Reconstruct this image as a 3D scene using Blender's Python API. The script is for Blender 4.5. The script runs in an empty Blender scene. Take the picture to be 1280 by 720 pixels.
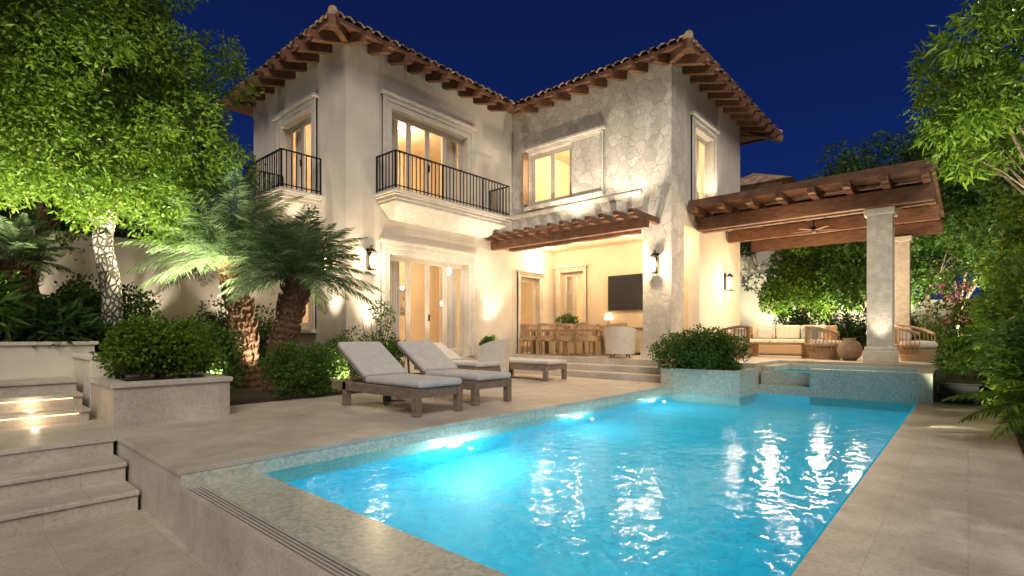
import bpy, math, random
import numpy as np
from mathutils import Vector, Matrix
random.seed(5); rng=np.random.default_rng(5)
S=bpy.context.scene; COL=S.collection
R=math.radians
# ------------------------------------------------------------------ camera frame
FX,FY=0.749,0.662
H=1.05
def at(px,d):   # ground position at picture column px and depth d
    l=(px-640)/645*d
    return (FX*d+FY*l, FY*d-FX*l)
cd=bpy.data.cameras.new('camera'); cam=bpy.data.objects.new('camera',cd); COL.objects.link(cam)
cam.location=(0,0,H); cam.rotation_euler=(R(90),0,math.atan2(-FX,FY))
cd.sensor_width=36; cd.lens=645/1280*36; cd.shift_y=58/1280; cd.clip_end=800; cd.clip_start=.05
S.camera=cam
S.view_settings.view_transform='Standard'
# ------------------------------------------------------------------ materials
def newmat(name):
    m=bpy.data.materials.new(name); m.use_nodes=True; nt=m.node_tree; nt.nodes.clear()
    o=nt.nodes.new('ShaderNodeOutputMaterial'); return m,nt,o
def N(nt,t,**k):
    n=nt.nodes.new(t)
    for a,v in k.items():
        if a in n.inputs.keys(): n.inputs[a].default_value=v
        else: setattr(n,a,v)
    return n
def ramp(nt,fac,stops):
    r=nt.nodes.new('ShaderNodeValToRGB'); e=r.color_ramp.elements
    while len(e)<len(stops): e.new(.5)
    for i,(p,c) in enumerate(stops): e[i].position=p; e[i].color=(*c,1)
    nt.links.new(fac,r.inputs[0]); return r.outputs[0]
def pos(nt,scale=(1,1,1),loc=(0,0,0)):
    g=nt.nodes.new('ShaderNodeNewGeometry'); mp=nt.nodes.new('ShaderNodeMapping')
    mp.inputs['Scale'].default_value=scale; mp.inputs['Location'].default_value=loc
    nt.links.new(g.outputs['Position'],mp.inputs[0]); return mp.outputs[0]
def prin(nt,o,rough=.6,metal=0,spec=.5):
    p=N(nt,'ShaderNodeBsdfPrincipled'); p.inputs['Roughness'].default_value=rough; p.inputs['Metallic'].default_value=metal
    p.inputs['Specular IOR Level'].default_value=spec
    nt.links.new(p.outputs[0],o.inputs[0]); return p
def bumpn(nt,h,p,strength,dist=.02,prev=None):
    b=N(nt,'ShaderNodeBump'); b.inputs['Strength'].default_value=strength; b.inputs['Distance'].default_value=dist
    nt.links.new(h,b.inputs['Height'])
    if prev: nt.links.new(prev,b.inputs['Normal'])
    if p: nt.links.new(b.outputs[0],p.inputs['Normal'])
    return b.outputs[0]
def noise(nt,v,scale,detail=6,rough=.6):
    n=N(nt,'ShaderNodeTexNoise'); n.inputs['Scale'].default_value=scale; n.inputs['Detail'].default_value=detail; n.inputs['Roughness'].default_value=rough
    nt.links.new(v,n.inputs['Vector']); return n.outputs['Fac']
def mixc(nt,f,a,b,mode='MIX'):
    m=nt.nodes.new('ShaderNodeMix'); m.data_type='RGBA'; m.blend_type=mode
    for i,v in ((0,f),(6,a),(7,b)):
        if isinstance(v,(int,float)): m.inputs[i].default_value=v
        elif isinstance(v,tuple): m.inputs[i].default_value=(*v,1)
        else: nt.links.new(v,m.inputs[i])
    return m.outputs[2]
def simple(name,c1,c2=None,scale=4,rough=.6,bump=.2,bscale=40,metal=0,spec=.5,stretch=(1,1,1),bd=.01):
    m,nt,o=newmat(name); p=prin(nt,o,rough,metal,spec); v=pos(nt,stretch)
    c2=c2 or tuple(x*.7 for x in c1)
    nt.links.new(ramp(nt,noise(nt,v,scale),[(.3,c2),(.7,c1)]),p.inputs['Base Color'])
    if bump: bumpn(nt,noise(nt,v,bscale,4),p,bump,bd)
    return m
def flat(name,c,rough=.5,metal=0,emit=0,ec=None):
    m,nt,o=newmat(name); p=prin(nt,o,rough,metal); p.inputs['Base Color'].default_value=(*c,1)
    if emit:
        p.inputs['Emission Color'].default_value=(*(ec or c),1); p.inputs['Emission Strength'].default_value=emit
    return m
M={}
M['stucco']=simple('stucco',(.72,.65,.54),(.58,.515,.42),1.1,.85,.4,60,spec=.2)
M['inner']=simple('interior_plaster',(.70,.59,.43),(.62,.51,.37),2,.8,.05,40,spec=.2)
M['trim']=simple('limestone_trim',(.70,.64,.54),(.56,.50,.41),6,.7,.2,50,spec=.3)
M['colstone']=simple('pale_column_stone',(.66,.61,.52),(.44,.395,.325),9,.8,.6,24,spec=.2,bd=.02)
M['wood']=simple('dark_timber',(.20,.088,.04),(.07,.031,.016),3,.6,.4,30,stretch=(1.5,1.5,6))
M['soffit']=simple('soffit_boards',(.21,.095,.043),(.10,.045,.022),4,.6,.3,20)
M['teak']=simple('weathered_teak',(.27,.20,.145),(.13,.092,.065),6,.65,.4,60,stretch=(3,1,3))
M['frame']=simple('door_paint',(.62,.55,.44),(.52,.46,.37),5,.5,.05)
M['oak']=simple('honey_oak',(.36,.20,.09),(.24,.13,.055),5,.5,.15,30,stretch=(4,4,1))
M['iron']=flat('black_iron',(.02,.018,.016),.4,.7)
M['cushion']=simple('light_grey_fabric',(.60,.575,.55),(.49,.47,.45),8,.9,.3,300,spec=.1)
M['cream_fabric']=simple('cream_fabric',(.66,.60,.50),(.56,.50,.42),8,.9,.3,200,spec=.1)
M['blue_fabric']=simple('pale_blue_fabric',(.30,.38,.42),(.22,.3,.35),8,.9,.3,200,spec=.1)
M['soil']=simple('bark_mulch',(.07,.045,.03),(.025,.016,.01),25,.95,.9,50,bd=.03)
M['grass']=simple('dark_lawn',(.04,.06,.02),(.015,.025,.01),3,.95,.6,60)
def trunkmat():
    m,nt,o=newmat('patterned_pale_bark'); p=prin(nt,o,.9,0,.2); v=pos(nt,(1,1,.62))
    f=N(nt,'ShaderNodeTexVoronoi',feature='DISTANCE_TO_EDGE'); f.inputs['Scale'].default_value=15; nt.links.new(v,f.inputs['Vector'])
    e=ramp(nt,f.outputs['Distance'],[(.04,(0,0,0)),(.22,(1,1,1))])
    c=mixc(nt,e,(.07,.055,.04),ramp(nt,noise(nt,v,9),[(.3,(.40,.37,.31)),(.7,(.62,.58,.51))]))
    nt.links.new(c,p.inputs['Base Color']); bumpn(nt,e,p,1.0,.03); return m
M['bark']=trunkmat()
M['dbark']=simple('brown_bark',(.16,.11,.07),(.05,.035,.02),18,.9,1,30,bd=.03)
M['palmbark']=simple('palm_fibre',(.28,.15,.08),(.075,.04,.02),20,.95,1,40,bd=.03)
M['clay']=simple('clay_vase',(.34,.26,.18),(.22,.16,.11),10,.6,.3,30)
M['black']=flat('black_plastic',(.012,.012,.013),.25)
M['pot']=simple('black_planter_paint',(.03,.03,.03),(.018,.018,.018),8,.5,.1)
M['curtain']=simple('sheer_curtain',(.72,.66,.56),(.62,.56,.47),3,.9,.1,100)
M['bulb']=flat('lit_bulb',(1,.8,.5),.4,0,28,(1,.70,.36))
M['strip']=flat('lit_strip',(1,.8,.5),.4,0,3,(1,.66,.32))
M['down']=flat('lit_downlight',(1,.85,.6),.4,0,14,(1,.78,.5))
M['poollamp']=flat('pool_lamp_lens',(.8,1,1),.4,0,22,(.8,.98,1))
M['books']=simple('book_spines',(.45,.3,.2),(.1,.12,.15),14,.7,0,stretch=(4,4,1))
M['art']=simple('framed_print',(.55,.48,.38),(.12,.10,.09),5,.7,0)
def tiles():
    m,nt,o=newmat('terracotta_tiles'); p=prin(nt,o,.75); v=pos(nt)
    vo=N(nt,'ShaderNodeTexVoronoi'); vo.inputs['Scale'].default_value=3.5; nt.links.new(v,vo.inputs['Vector'])
    sp=N(nt,'ShaderNodeSeparateColor'); nt.links.new(vo.outputs['Color'],sp.inputs[0])
    c=ramp(nt,sp.outputs[0],[(0,(.28,.155,.085)),(.5,(.44,.27,.155)),(1,(.58,.44,.30))])
    nt.links.new(mixc(nt,.45,c,ramp(nt,noise(nt,v,9),[(.3,(.3,.28,.26)),(.7,(1,1,1))]),'MULTIPLY'),p.inputs['Base Color'])
    bumpn(nt,noise(nt,v,50),p,.4,.01); return m
M['tiles']=tiles()
def stone():
    m,nt,o=newmat('fieldstone_cladding'); p=prin(nt,o,.85,0,.25); v=pos(nt)
    nz=N(nt,'ShaderNodeTexNoise'); nz.inputs['Scale'].default_value=3; nz.inputs['Detail'].default_value=4; nt.links.new(v,nz.inputs['Vector'])
    wv=nt.nodes.new('ShaderNodeVectorMath'); wv.operation='MULTIPLY_ADD'; nt.links.new(nz.outputs['Color'],wv.inputs[0]); wv.inputs[1].default_value=(.30,.30,.30); nt.links.new(v,wv.inputs[2])
    e=N(nt,'ShaderNodeTexVoronoi',feature='DISTANCE_TO_EDGE'); e.inputs['Scale'].default_value=3.6; nt.links.new(wv.outputs[0],e.inputs['Vector'])
    f=N(nt,'ShaderNodeTexVoronoi'); f.inputs['Scale'].default_value=3.6; nt.links.new(wv.outputs[0],f.inputs['Vector'])
    sp=N(nt,'ShaderNodeSeparateColor'); nt.links.new(f.outputs['Color'],sp.inputs[0])
    c=ramp(nt,sp.outputs[0],[(0,(.56,.51,.43)),(.5,(.64,.59,.505)),(1,(.72,.67,.58))])
    c=mixc(nt,.6,c,ramp(nt,noise(nt,v,8,10,.75),[(.28,(.58,.55,.51)),(.68,(1,1,1))]),'MULTIPLY')
    edge=ramp(nt,e.outputs['Distance'],[(.0,(0,0,0)),(.035,(1,1,1))])
    c=mixc(nt,edge,(.42,.375,.31),c)
    nt.links.new(c,p.inputs['Base Color'])
    b=bumpn(nt,edge,None,.5,.016); b2=bumpn(nt,noise(nt,v,14,8),p,.4,.022,b); return m
M['stone']=stone()
def paving(name,bw,bh,c1,c2,mort,rough=.45,off=.5,rot=0):
    m,nt,o=newmat(name); p=prin(nt,o,rough); v=pos(nt)
    mp=nt.nodes.new('ShaderNodeMapping'); mp.inputs['Rotation'].default_value=(0,0,rot); nt.links.new(v,mp.inputs[0])
    b=N(nt,'ShaderNodeTexBrick'); b.offset=off; nt.links.new(mp.outputs[0],b.inputs['Vector'])
    for k,val in (('Scale',1),('Brick Width',bw),('Row Height',bh),('Mortar Size',.003),('Mortar Smooth',.5)): b.inputs[k].default_value=val
    b.inputs['Color1'].default_value=(*c1,1); b.inputs['Color2'].default_value=(*c2,1); b.inputs['Mortar'].default_value=(*mort,1)
    c=mixc(nt,.95,b.outputs['Color'],ramp(nt,noise(nt,v,1.3,10,.74),[(.28,(.52,.485,.45)),(.72,(1.0,1.0,1.0))]),'MULTIPLY')
    c=mixc(nt,.6,c,ramp(nt,noise(nt,v,34,5,.7),[(.30,(.54,.50,.45)),(.5,(1,1,1))]),'MULTIPLY')
    nt.links.new(c,p.inputs['Base Color'])
    rr=nt.nodes.new('ShaderNodeMapRange'); rr.inputs[3].default_value=rough-.16; rr.inputs[4].default_value=rough+.22; nt.links.new(noise(nt,v,5),rr.inputs[0]); nt.links.new(rr.outputs[0],p.inputs['Roughness'])
    inv=nt.nodes.new('ShaderNodeMath'); inv.operation='SUBTRACT'; inv.inputs[0].default_value=1; nt.links.new(b.outputs['Fac'],inv.inputs[1])
    bb=bumpn(nt,inv.outputs[0],None,.3,.004); bumpn(nt,noise(nt,v,45,5),p,.35,.009,bb); return m
M['pave']=paving('travertine_paving',.62,.41,(.68,.615,.525),(.60,.535,.45),(.50,.44,.365))
M['pave2']=paving('lower_travertine',.62,.62,(.64,.565,.465),(.57,.495,.40),(.46,.395,.32),.5,0)
M['coping']=paving('pale_coping',.9,.6,(.68,.625,.54),(.61,.555,.47),(.46,.41,.345),.5)
def mosaic(name,sz,ramp_,rough=.25,emit=0,ec=None):
    m,nt,o=newmat(name); p=prin(nt,o,rough); s=1/sz
    v=pos(nt,(s,s,s),(.31,.37,.29))
    f=N(nt,'ShaderNodeTexVoronoi',distance='CHEBYCHEV'); f.inputs['Randomness'].default_value=0; f.inputs['Scale'].default_value=1; nt.links.new(v,f.inputs['Vector'])
    sp=N(nt,'ShaderNodeSeparateColor'); nt.links.new(f.outputs['Color'],sp.inputs[0])
    c=ramp(nt,sp.outputs[0],ramp_)
    c=mixc(nt,.35,c,ramp(nt,noise(nt,pos(nt),3),[(.3,(.75,.75,.75)),(.7,(1,1,1))]),'MULTIPLY')
    nt.links.new(c,p.inputs['Base Color'])
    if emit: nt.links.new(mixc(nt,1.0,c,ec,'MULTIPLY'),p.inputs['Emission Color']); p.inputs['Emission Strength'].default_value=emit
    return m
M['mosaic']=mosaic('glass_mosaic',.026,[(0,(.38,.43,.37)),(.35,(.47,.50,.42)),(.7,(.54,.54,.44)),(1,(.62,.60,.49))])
M['basin']=mosaic('glowing_basin_mosaic',.05,[(0,(.025,.38,.54)),(.5,(.035,.44,.60)),(1,(.05,.50,.65))],.5,.44,(.3,1,1))  # underwater glow put into the tiles as emission, on top of the pool lamps
def ribbed():
    m,nt,o=newmat('ribbed_drain'); p=prin(nt,o,.5); v=pos(nt)
    w=N(nt,'ShaderNodeTexWave',bands_direction='X'); w.inputs['Scale'].default_value=12; nt.links.new(v,w.inputs['Vector'])
    nt.links.new(ramp(nt,w.outputs['Fac'],[(.3,(.22,.20,.175)),(.6,(.56,.52,.45))]),p.inputs['Base Color']); bumpn(nt,w.outputs['Fac'],p,.8,.01); return m
M['rib']=ribbed()
def weave(name,c1,c2):
    m,nt,o=newmat(name); p=prin(nt,o,.6); v=pos(nt,(40,40,40))
    w=N(nt,'ShaderNodeTexChecker'); w.inputs['Scale'].default_value=1; nt.links.new(v,w.inputs['Vector'])
    w.inputs['Color1'].default_value=(*c1,1); w.inputs['Color2'].default_value=(*c2,1)
    nt.links.new(w.outputs[0],p.inputs['Base Color']); bumpn(nt,w.outputs['Fac'],p,.5,.01); return m
M['wicker']=weave('wicker',(.50,.34,.19),(.24,.15,.08))
M['wicker_d']=weave('dark_wicker',(.30,.17,.09),(.12,.07,.04))
def leafmat(name,c1,c2,trans=.4):
    m,nt,o=newmat(name); g=nt.nodes.new('ShaderNodeNewGeometry')
    c=ramp(nt,g.outputs['Random Per Island'],[(0,c1),(1,c2)])
    p=N(nt,'ShaderNodeBsdfPrincipled'); p.inputs['Roughness'].default_value=.5; p.inputs['Specular IOR Level'].default_value=.25
    t=N(nt,'ShaderNodeBsdfTranslucent'); mx=nt.nodes.new('ShaderNodeMixShader'); mx.inputs[0].default_value=trans
    nt.links.new(c,p.inputs['Base Color']); nt.links.new(c,t.inputs[0]); nt.links.new(p.outputs[0],mx.inputs[1]); nt.links.new(t.outputs[0],mx.inputs[2]); nt.links.new(mx.outputs[0],o.inputs[0]); return m
M['leaf_lime']=leafmat('lime_leaves',(.055,.12,.010),(.17,.25,.022))
M['leaf_green']=leafmat('green_leaves',(.035,.09,.012),(.115,.19,.028))
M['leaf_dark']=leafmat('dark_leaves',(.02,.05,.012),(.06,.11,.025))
M['leaf_palm']=leafmat('palm_leaflets',(.10,.17,.07),(.26,.34,.16),.35)
M['petal']=leafmat('pink_petals',(.5,.15,.2),(.75,.35,.38))
def glass():
    m,nt,o=newmat('window_glass'); t=N(nt,'ShaderNodeBsdfTransparent'); g=N(nt,'ShaderNodeBsdfGlossy'); g.inputs['Roughness'].default_value=.03
    mx=nt.nodes.new('ShaderNodeMixShader'); fr=N(nt,'ShaderNodeLayerWeight')
    fr.inputs[0].default_value=.5
    nt.links.new(ramp(nt,fr.outputs['Facing'],[(0,(.03,.03,.03)),(.6,(.05,.05,.05)),(1,(.4,.4,.4))]),mx.inputs[0]); nt.links.new(t.outputs[0],mx.inputs[1]); nt.links.new(g.outputs[0],mx.inputs[2]); nt.links.new(mx.outputs[0],o.inputs[0]); return m
M['glass']=glass()
def water():
    m,nt,o=newmat('pool_water'); v=pos(nt,(1,1,1))
    r=N(nt,'ShaderNodeBsdfRefraction'); r.inputs['IOR'].default_value=1.33; r.inputs['Roughness'].default_value=.02; r.inputs['Color'].default_value=(.70,.98,1,1)
    g=N(nt,'ShaderNodeBsdfGlossy'); g.inputs['Roughness'].default_value=.10
    b=bumpn(nt,noise(nt,v,1.5,2,.5),None,.28,.06)
    b=bumpn(nt,noise(nt,v,7.5,3,.5),None,.50,.018,b)
    fr=N(nt,'ShaderNodeFresnel'); fr.inputs[0].default_value=1.33; nt.links.new(b,fr.inputs['Normal'])
    ml=nt.nodes.new('ShaderNodeMath'); ml.operation='MULTIPLY'; ml.inputs[1].default_value=.62; nt.links.new(fr.outputs[0],ml.inputs[0])
    mx=nt.nodes.new('ShaderNodeMixShader'); nt.links.new(ml.outputs[0],mx.inputs[0]); nt.links.new(r.outputs[0],mx.inputs[1]); nt.links.new(g.outputs[0],mx.inputs[2])
    nt.links.new(b,g.inputs['Normal']); nt.links.new(b,r.inputs['Normal']); nt.links.new(mx.outputs[0],o.inputs[0]); return m
M['water']=water()
# ------------------------------------------------------------------ mesh builder
def rootloc(o):
    v=Vector((0,0,0))
    while o: v+=o.location; o=o.parent
    return v
class MB:
    def __init__(s): s.v=[]; s.f=[]
    def add(s,vs,fs):
        n=len(s.v); s.v+= [tuple(p) for p in vs]; s.f+= [tuple(i+n for i in f) for f in fs]; return s
    def box(s,x0,y0,z0,x1,y1,z1,M4=None):
        x0,x1=min(x0,x1),max(x0,x1); y0,y1=min(y0,y1),max(y0,y1); z0,z1=min(z0,z1),max(z0,z1)
        vs=[Vector(p) for p in ((x0,y0,z0),(x1,y0,z0),(x1,y1,z0),(x0,y1,z0),(x0,y0,z1),(x1,y0,z1),(x1,y1,z1),(x0,y1,z1))]
        if M4: vs=[M4@p for p in vs]
        return s.add(vs,[(3,2,1,0),(4,5,6,7),(0,1,5,4),(1,2,6,5),(2,3,7,6),(3,0,4,7)])
    def bar(s,p0,p1,w,h,up=(0,0,1)):
        p0=Vector(p0);p1=Vector(p1); d=(p1-p0); L=d.length; d.normalize(); x=d.cross(Vector(up)).normalized(); z=x.cross(d)
        m=Matrix((( x.x,d.x,z.x,p0.x),(x.y,d.y,z.y,p0.y),(x.z,d.z,z.z,p0.z),(0,0,0,1)))
        return s.box(-w/2,0,-h/2,w/2,L,h/2,m)
    def tube(s,pts,rad,n=8,cap=True):
        pts=[Vector(p) for p in pts]
        if not isinstance(rad,(list,tuple)): rad=[rad]*len(pts)
        vs=[]; u=None
        for i,p in enumerate(pts):
            t=(pts[min(i+1,len(pts)-1)]-pts[max(i-1,0)])
            t=t.normalized() if t.length>1e-9 else Vector((0,0,1))
            if u is None:
                u=t.cross(Vector((0,0,1)));
                if u.length<.05: u=t.cross(Vector((1,0,0)))
            u=(u-t*u.dot(t)).normalized(); w=t.cross(u)
            for k in range(n):
                a=2*math.pi*k/n; vs.append(p+(u*math.cos(a)+w*math.sin(a))*rad[i])
        fs=[(i*n+k,i*n+(k+1)%n,(i+1)*n+(k+1)%n,(i+1)*n+k) for i in range(len(pts)-1) for k in range(n)]
        if cap: fs+= [tuple(range(n))[::-1], tuple((len(pts)-1)*n+k for k in range(n))]
        return s.add(vs,fs)
    def lathe(s,prof,c=(0,0,0),n=20):
        vs=[(c[0]+r*math.cos(2*math.pi*k/n),c[1]+r*math.sin(2*math.pi*k/n),c[2]+z) for r,z in prof for k in range(n)]
        fs=[(i*n+k,i*n+(k+1)%n,(i+1)*n+(k+1)%n,(i+1)*n+k) for i in range(len(prof)-1) for k in range(n)]
        fs+= [tuple(range(n))[::-1], tuple((len(prof)-1)*n+k for k in range(n))]
        return s.add(vs,fs)
    def shell(s,r,z0,z1f,a0,a1,th,c=(0,0,0),n=24,taper=0):
        vs=[]
        for i in range(n+1):
            a=a0+(a1-a0)*i/n; z1=z1f(i/n)
            for rr,z in ((r-taper,z0),(r,z1),(r-th,z1),(r-th-taper,z0)): vs.append((c[0]+rr*math.cos(a),c[1]+rr*math.sin(a),c[2]+z))
        fs=[]
        for i in range(n):
            for k in range(4): fs.append((i*4+k,i*4+(k+1)%4,(i+1)*4+(k+1)%4,(i+1)*4+k))
        fs+= [(0,3,2,1),(n*4,n*4+1,n*4+2,n*4+3)]
        return s.add(vs,fs)
    def build(s,name,mat,parent=None,bevel=0,smooth=False,kind=None):
        off=rootloc(parent) if parent else Vector((0,0,0))
        me=bpy.data.meshes.new(name); me.from_pydata([(p[0]-off.x,p[1]-off.y,p[2]-off.z) for p in s.v],[],s.f); me.update()
        me.materials.append(M[mat] if isinstance(mat,str) else mat)
        o=bpy.data.objects.new(name,me); COL.objects.link(o)
        if parent: o.parent=parent
        if smooth: me.polygons.foreach_set('use_smooth',[True]*len(me.polygons))
        if bevel:
            b=o.modifiers.new('bevel','BEVEL'); b.width=bevel; b.segments=2; b.limit_method='ANGLE'
        if kind: o['kind']=kind
        return o
def meshnp(name,V,F,mat,parent=None,kind=None):
    off=rootloc(parent) if parent else Vector((0,0,0))
    V=V-np.array([off.x,off.y,off.z])
    me=bpy.data.meshes.new(name); k=F.shape[1]
    me.vertices.add(len(V)); me.vertices.foreach_set('co',V.astype(np.float32).ravel())
    me.loops.add(F.size); me.loops.foreach_set('vertex_index',F.astype(np.int32).ravel())
    me.polygons.add(len(F)); me.polygons.foreach_set('loop_start',np.arange(0,F.size,k,dtype=np.int32)); me.polygons.foreach_set('loop_total',np.full(len(F),k,dtype=np.int32))
    me.update(calc_edges=True); me.materials.append(M[mat])
    o=bpy.data.objects.new(name,me); COL.objects.link(o)
    if parent: o.parent=parent
    if kind: o['kind']=kind
    return o
def thing(name,label,cat,loc=(0,0,0),group=None):
    o=bpy.data.objects.new(name,None); COL.objects.link(o); o.location=loc; o.empty_display_size=.2
    o['label']=label; o['category']=cat
    if group: o['group']=group
    return o
def tag(o,label,cat,group=None):
    o['label']=label; o['category']=cat
    if group: o['group']=group
    return o
def copy_tree(o,parent=None):
    c=o.copy(); COL.objects.link(c); c.parent=parent
    for ch in list(o.children): copy_tree(ch,c)
    return c
# ------------------------------------------------------------------ foliage
def unit(n):
    u=rng.normal(size=(n,3)); return u/np.linalg.norm(u,axis=1,keepdims=True)
def leafcloud(cl,n,L,W,droop=.2,inner=.55):
    cl=np.array(cl,float); w=cl[:,3]**2; idx=rng.choice(len(cl),n,p=w/w.sum())
    c=cl[idx,:3]; r=cl[idx,3]; u=unit(n)
    rad=r*(inner+(1-inner)*rng.random(n)**.6*rng.uniform(.85,1.5,n))
    p=c+u*rad[:,None]*np.array([1,1,.85])
    d=u*.6+unit(n)*.9; d[:,2]-=droop; d/=np.linalg.norm(d,axis=1,keepdims=True)
    s=np.cross(d,unit(n)); s/=np.linalg.norm(s,axis=1,keepdims=True)
    l=(L*rng.uniform(.6,1.3,n))[:,None]; wd=(W*rng.uniform(.7,1.2,n))[:,None]
    q=np.cross(d,s)*wd*.18
    V=np.stack([p,p+d*l*.45+s*wd*.5+q,p+d*l,p+d*l*.45-s*wd*.5+q],1).reshape(-1,3)
    return V,np.arange(4*n).reshape(n,4)
def clumps(c,rad,k,r,shell=.75,low=-.6):
    out=[]
    while len(out)<k:
        u=unit(1)[0]
        if u[2]<low: continue
        f=shell*rng.random()**.4
        out.append((c[0]+u[0]*rad[0]*f,c[1]+u[1]*rad[1]*f,c[2]+u[2]*rad[2]*f,r*rng.uniform(.6,1.25)))
    return out
def shrub(name,label,cat,c,rad,n,L,W,mat,k=None,r=None,group=None,low=-.3,droop=.1,shell=.8):
    t=thing(name,label,cat,(c[0],c[1],c[2]),group)
    r=r or min(rad)*.42; k=k or 26
    cl=clumps((c[0],c[1],c[2]+rad[2]*.45),(rad[0],rad[1],rad[2]*.75),k,r,shell,low)
    cl.append((c[0],c[1],c[2]+rad[2]*.5,min(rad)*.6))
    V,F=leafcloud(cl,n,L,W,droop); V[:,2]=np.maximum(V[:,2],c[2]+.01)
    meshnp('foliage',V,F,mat,t)
    b=MB()
    for i in range(7):
        a=rng.uniform(0,6.28); q=rng.uniform(.3,.8)
        b.tube([(c[0],c[1],c[2]),(c[0]+math.cos(a)*rad[0]*q*.4,c[1]+math.sin(a)*rad[1]*q*.4,c[2]+rad[2]*.4),(c[0]+math.cos(a)*rad[0]*q,c[1]+math.sin(a)*rad[1]*q,c[2]+rad[2]*.95)],[.02,.013,.005],5)
    b.build('stem','dbark',t); return t
def fronds(T,nf,Lf,e0,e1,curve,lw=.011,lf=.27,grav=.10):
    VV=[];st=MB()
    for i in range(nf):
        a=i*2.39996+rng.uniform(-.2,.2); el=R(e0)-(i/nf)*R(e0-e1)+rng.uniform(-.08,.08); L=Lf*rng.uniform(.85,1.1)
        h=Vector((math.cos(a),math.sin(a),0)); p=T.copy(); P=[p.copy()]; m=16
        for s in range(m):
            e=el-(s/m)**1.3*R(curve); p=p+(h*math.cos(e)+Vector((0,0,1))*math.sin(e))*(L/m); P.append(p.copy())
        st.tube(P[::3]+[P[-1]],[.014,.011,.008,.006,.005,.003,.002][:len(P[::3])+1],4)
        side=Vector((-math.sin(a),math.cos(a),0))
        for s in range(2,m):
            d=(P[s+1]-P[s]).normalized(); up_=side.cross(d)
            for q in range(3):
                o=P[s]+ (P[s+1]-P[s])*(q/3); ll=lf*Lf*math.sin(math.pi*min(1,(s+q/3+1.5)/(m+1.5))**.8)*rng.uniform(.85,1.1)+.03
                for sg in (-1,1):
                    dd=(side*sg*.75+d*.75+up_*rng.uniform(-.1,.45)).normalized(); tip=o+dd*ll-Vector((0,0,ll*grav)); mid=o+dd*ll*.5
                    w=d*lw
                    VV+= [o-w*.6,mid-w,tip,mid+w]
    V=np.array([tuple(v) for v in VV]); return V,np.arange(len(V)).reshape(-1,4),st
def tree(name,label,base,top,crad,n,L,W,leaf,bark='dbark',tr=.16,nl=9,k=60,r=.5,group=None,cat='tree',lean=(0,0),fork=.35,low=-.5,droop=.2,shell=.9,upl=None,extra=()):
    t=thing(name,label,cat,base,group); b=MB(); B=Vector(base); T=Vector(top)
    F0=B+(T-B)*fork+Vector((lean[0],lean[1],0))
    pts=[];rs=[]
    for i in range(13):
        f=i/12; pts.append(B+(F0-B)*f+Vector((.05*math.sin(f*5),.03*math.sin(f*7+1),0))); rs.append(tr*(1.3-.55*min(1,f*4)**.6+.1*(.5-f))*(1+random.uniform(-.06,.06)))
    b.tube(pts,rs,12)
    cl=clumps(top,crad,k,r,shell,low)+list(extra)
    ends=[c for c in cl if upl is None or c[2]>upl]
    for i in range(min(nl,len(ends))):
        c=ends[i]; e=Vector(c[:3]); m1=F0.lerp(e,.35)+Vector((random.uniform(-.1,.1),random.uniform(-.1,.1),.25)); m2=F0.lerp(e,.72)+Vector((0,0,.12))
        b.tube([F0-Vector((0,0,.08)),m1,m2,e],[tr*.42,tr*.26,tr*.15,tr*.05],7)
        for j in range(3):
            c2=cl[random.randrange(len(cl))]; e2=Vector(c2[:3]); 
            if (e2-m1).length<max(crad)*1.2: b.tube([m1,m1.lerp(e2,.5)+Vector((0,0,.08)),e2],[tr*.14,tr*.08,tr*.03],5)
    b.build('trunk',bark,t,smooth=True)
    V,F=leafcloud(cl,n,L,W,droop); meshnp('crown',V,F,leaf,t); return t
def palm(label,base,top,nf,Lf,tr=.17,e0=87,e1=-5,curve=52):
    t=thing('palm_tree',label,'palm tree',base,'small palms in the bed beside the house'); B=Vector(base);T=Vector(top)
    b=MB(); n=18; pts=[];rad=[]
    for i in range(n*2+1):
        f=i/(n*2); p=B.lerp(T,f); pts.append(p); rad.append(tr*(1+.3*f)*(1.05 if i%2 else .9))
    b.tube(pts,rad,12)
    for i in range(260):            # rough fibre and old leaf stubs
        f=random.random(); a=random.uniform(0,6.28); p=B.lerp(T,f); q=tr*(1+.3*f); s=random.uniform(.5,1.1)
        o=Vector((math.cos(a),math.sin(a),0)); sd=Vector((-math.sin(a),math.cos(a),0))*random.uniform(-.04,.04)
        b.tube([p+o*q*.85,p+o*(q+.035*s)+Vector((0,0,.07*s))+sd*.5,p+o*(q+.045*s)+Vector((0,0,.16*s))+sd],[.035*s,.02*s,.005],4)
    b.build('trunk','palmbark',t)
    V,F,st=fronds(T,nf,Lf,e0,e1,curve,.013)
    c=meshnp('crown',V,F,'leaf_palm',t); s=st.build('frond_stem','leaf_palm',c); return t
# ------------------------------------------------------------------ ground
def slab(mb,x0,y0,x1,y1,z,t=.6,nose=.02,cap=.045):
    mb.box(x0,y0,z-cap,x1,y1,z)
    mb.box(x0+nose,y0+nose,z-t,x1-nose,y1-nose,z-cap+.01)
b=MB(); G=250; hx0,hx1,hy0,hy1=1.5,13.0,.6,4.65
b.add([(-G,-G,-.62),(G,-G,-.62),(G,G,-.62),(-G,G,-.62),(hx0,hy0,-.62),(hx1,hy0,-.62),(hx1,hy1,-.62),(hx0,hy1,-.62)],[(0,1,5,4),(1,2,6,5),(2,3,7,6),(3,0,4,7)]); b.build('ground','grass',kind='structure')
b=MB(); b.box(-7,-5,-.60,1.3,5.66,-.55); b.build('lower_terrace','pave2',kind='structure')
b=MB(); slab(b,1.28,4.58,11.0,10.45,0); slab(b,-7,6.55,1.28,8.02,0); b.build('pool_deck','pave',bevel=.006,kind='structure')
b=MB(); slab(b,1.28,-.42,12.9,.66,-.15,.5); b.build('pool_walkway','pave',kind='structure')
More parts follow.
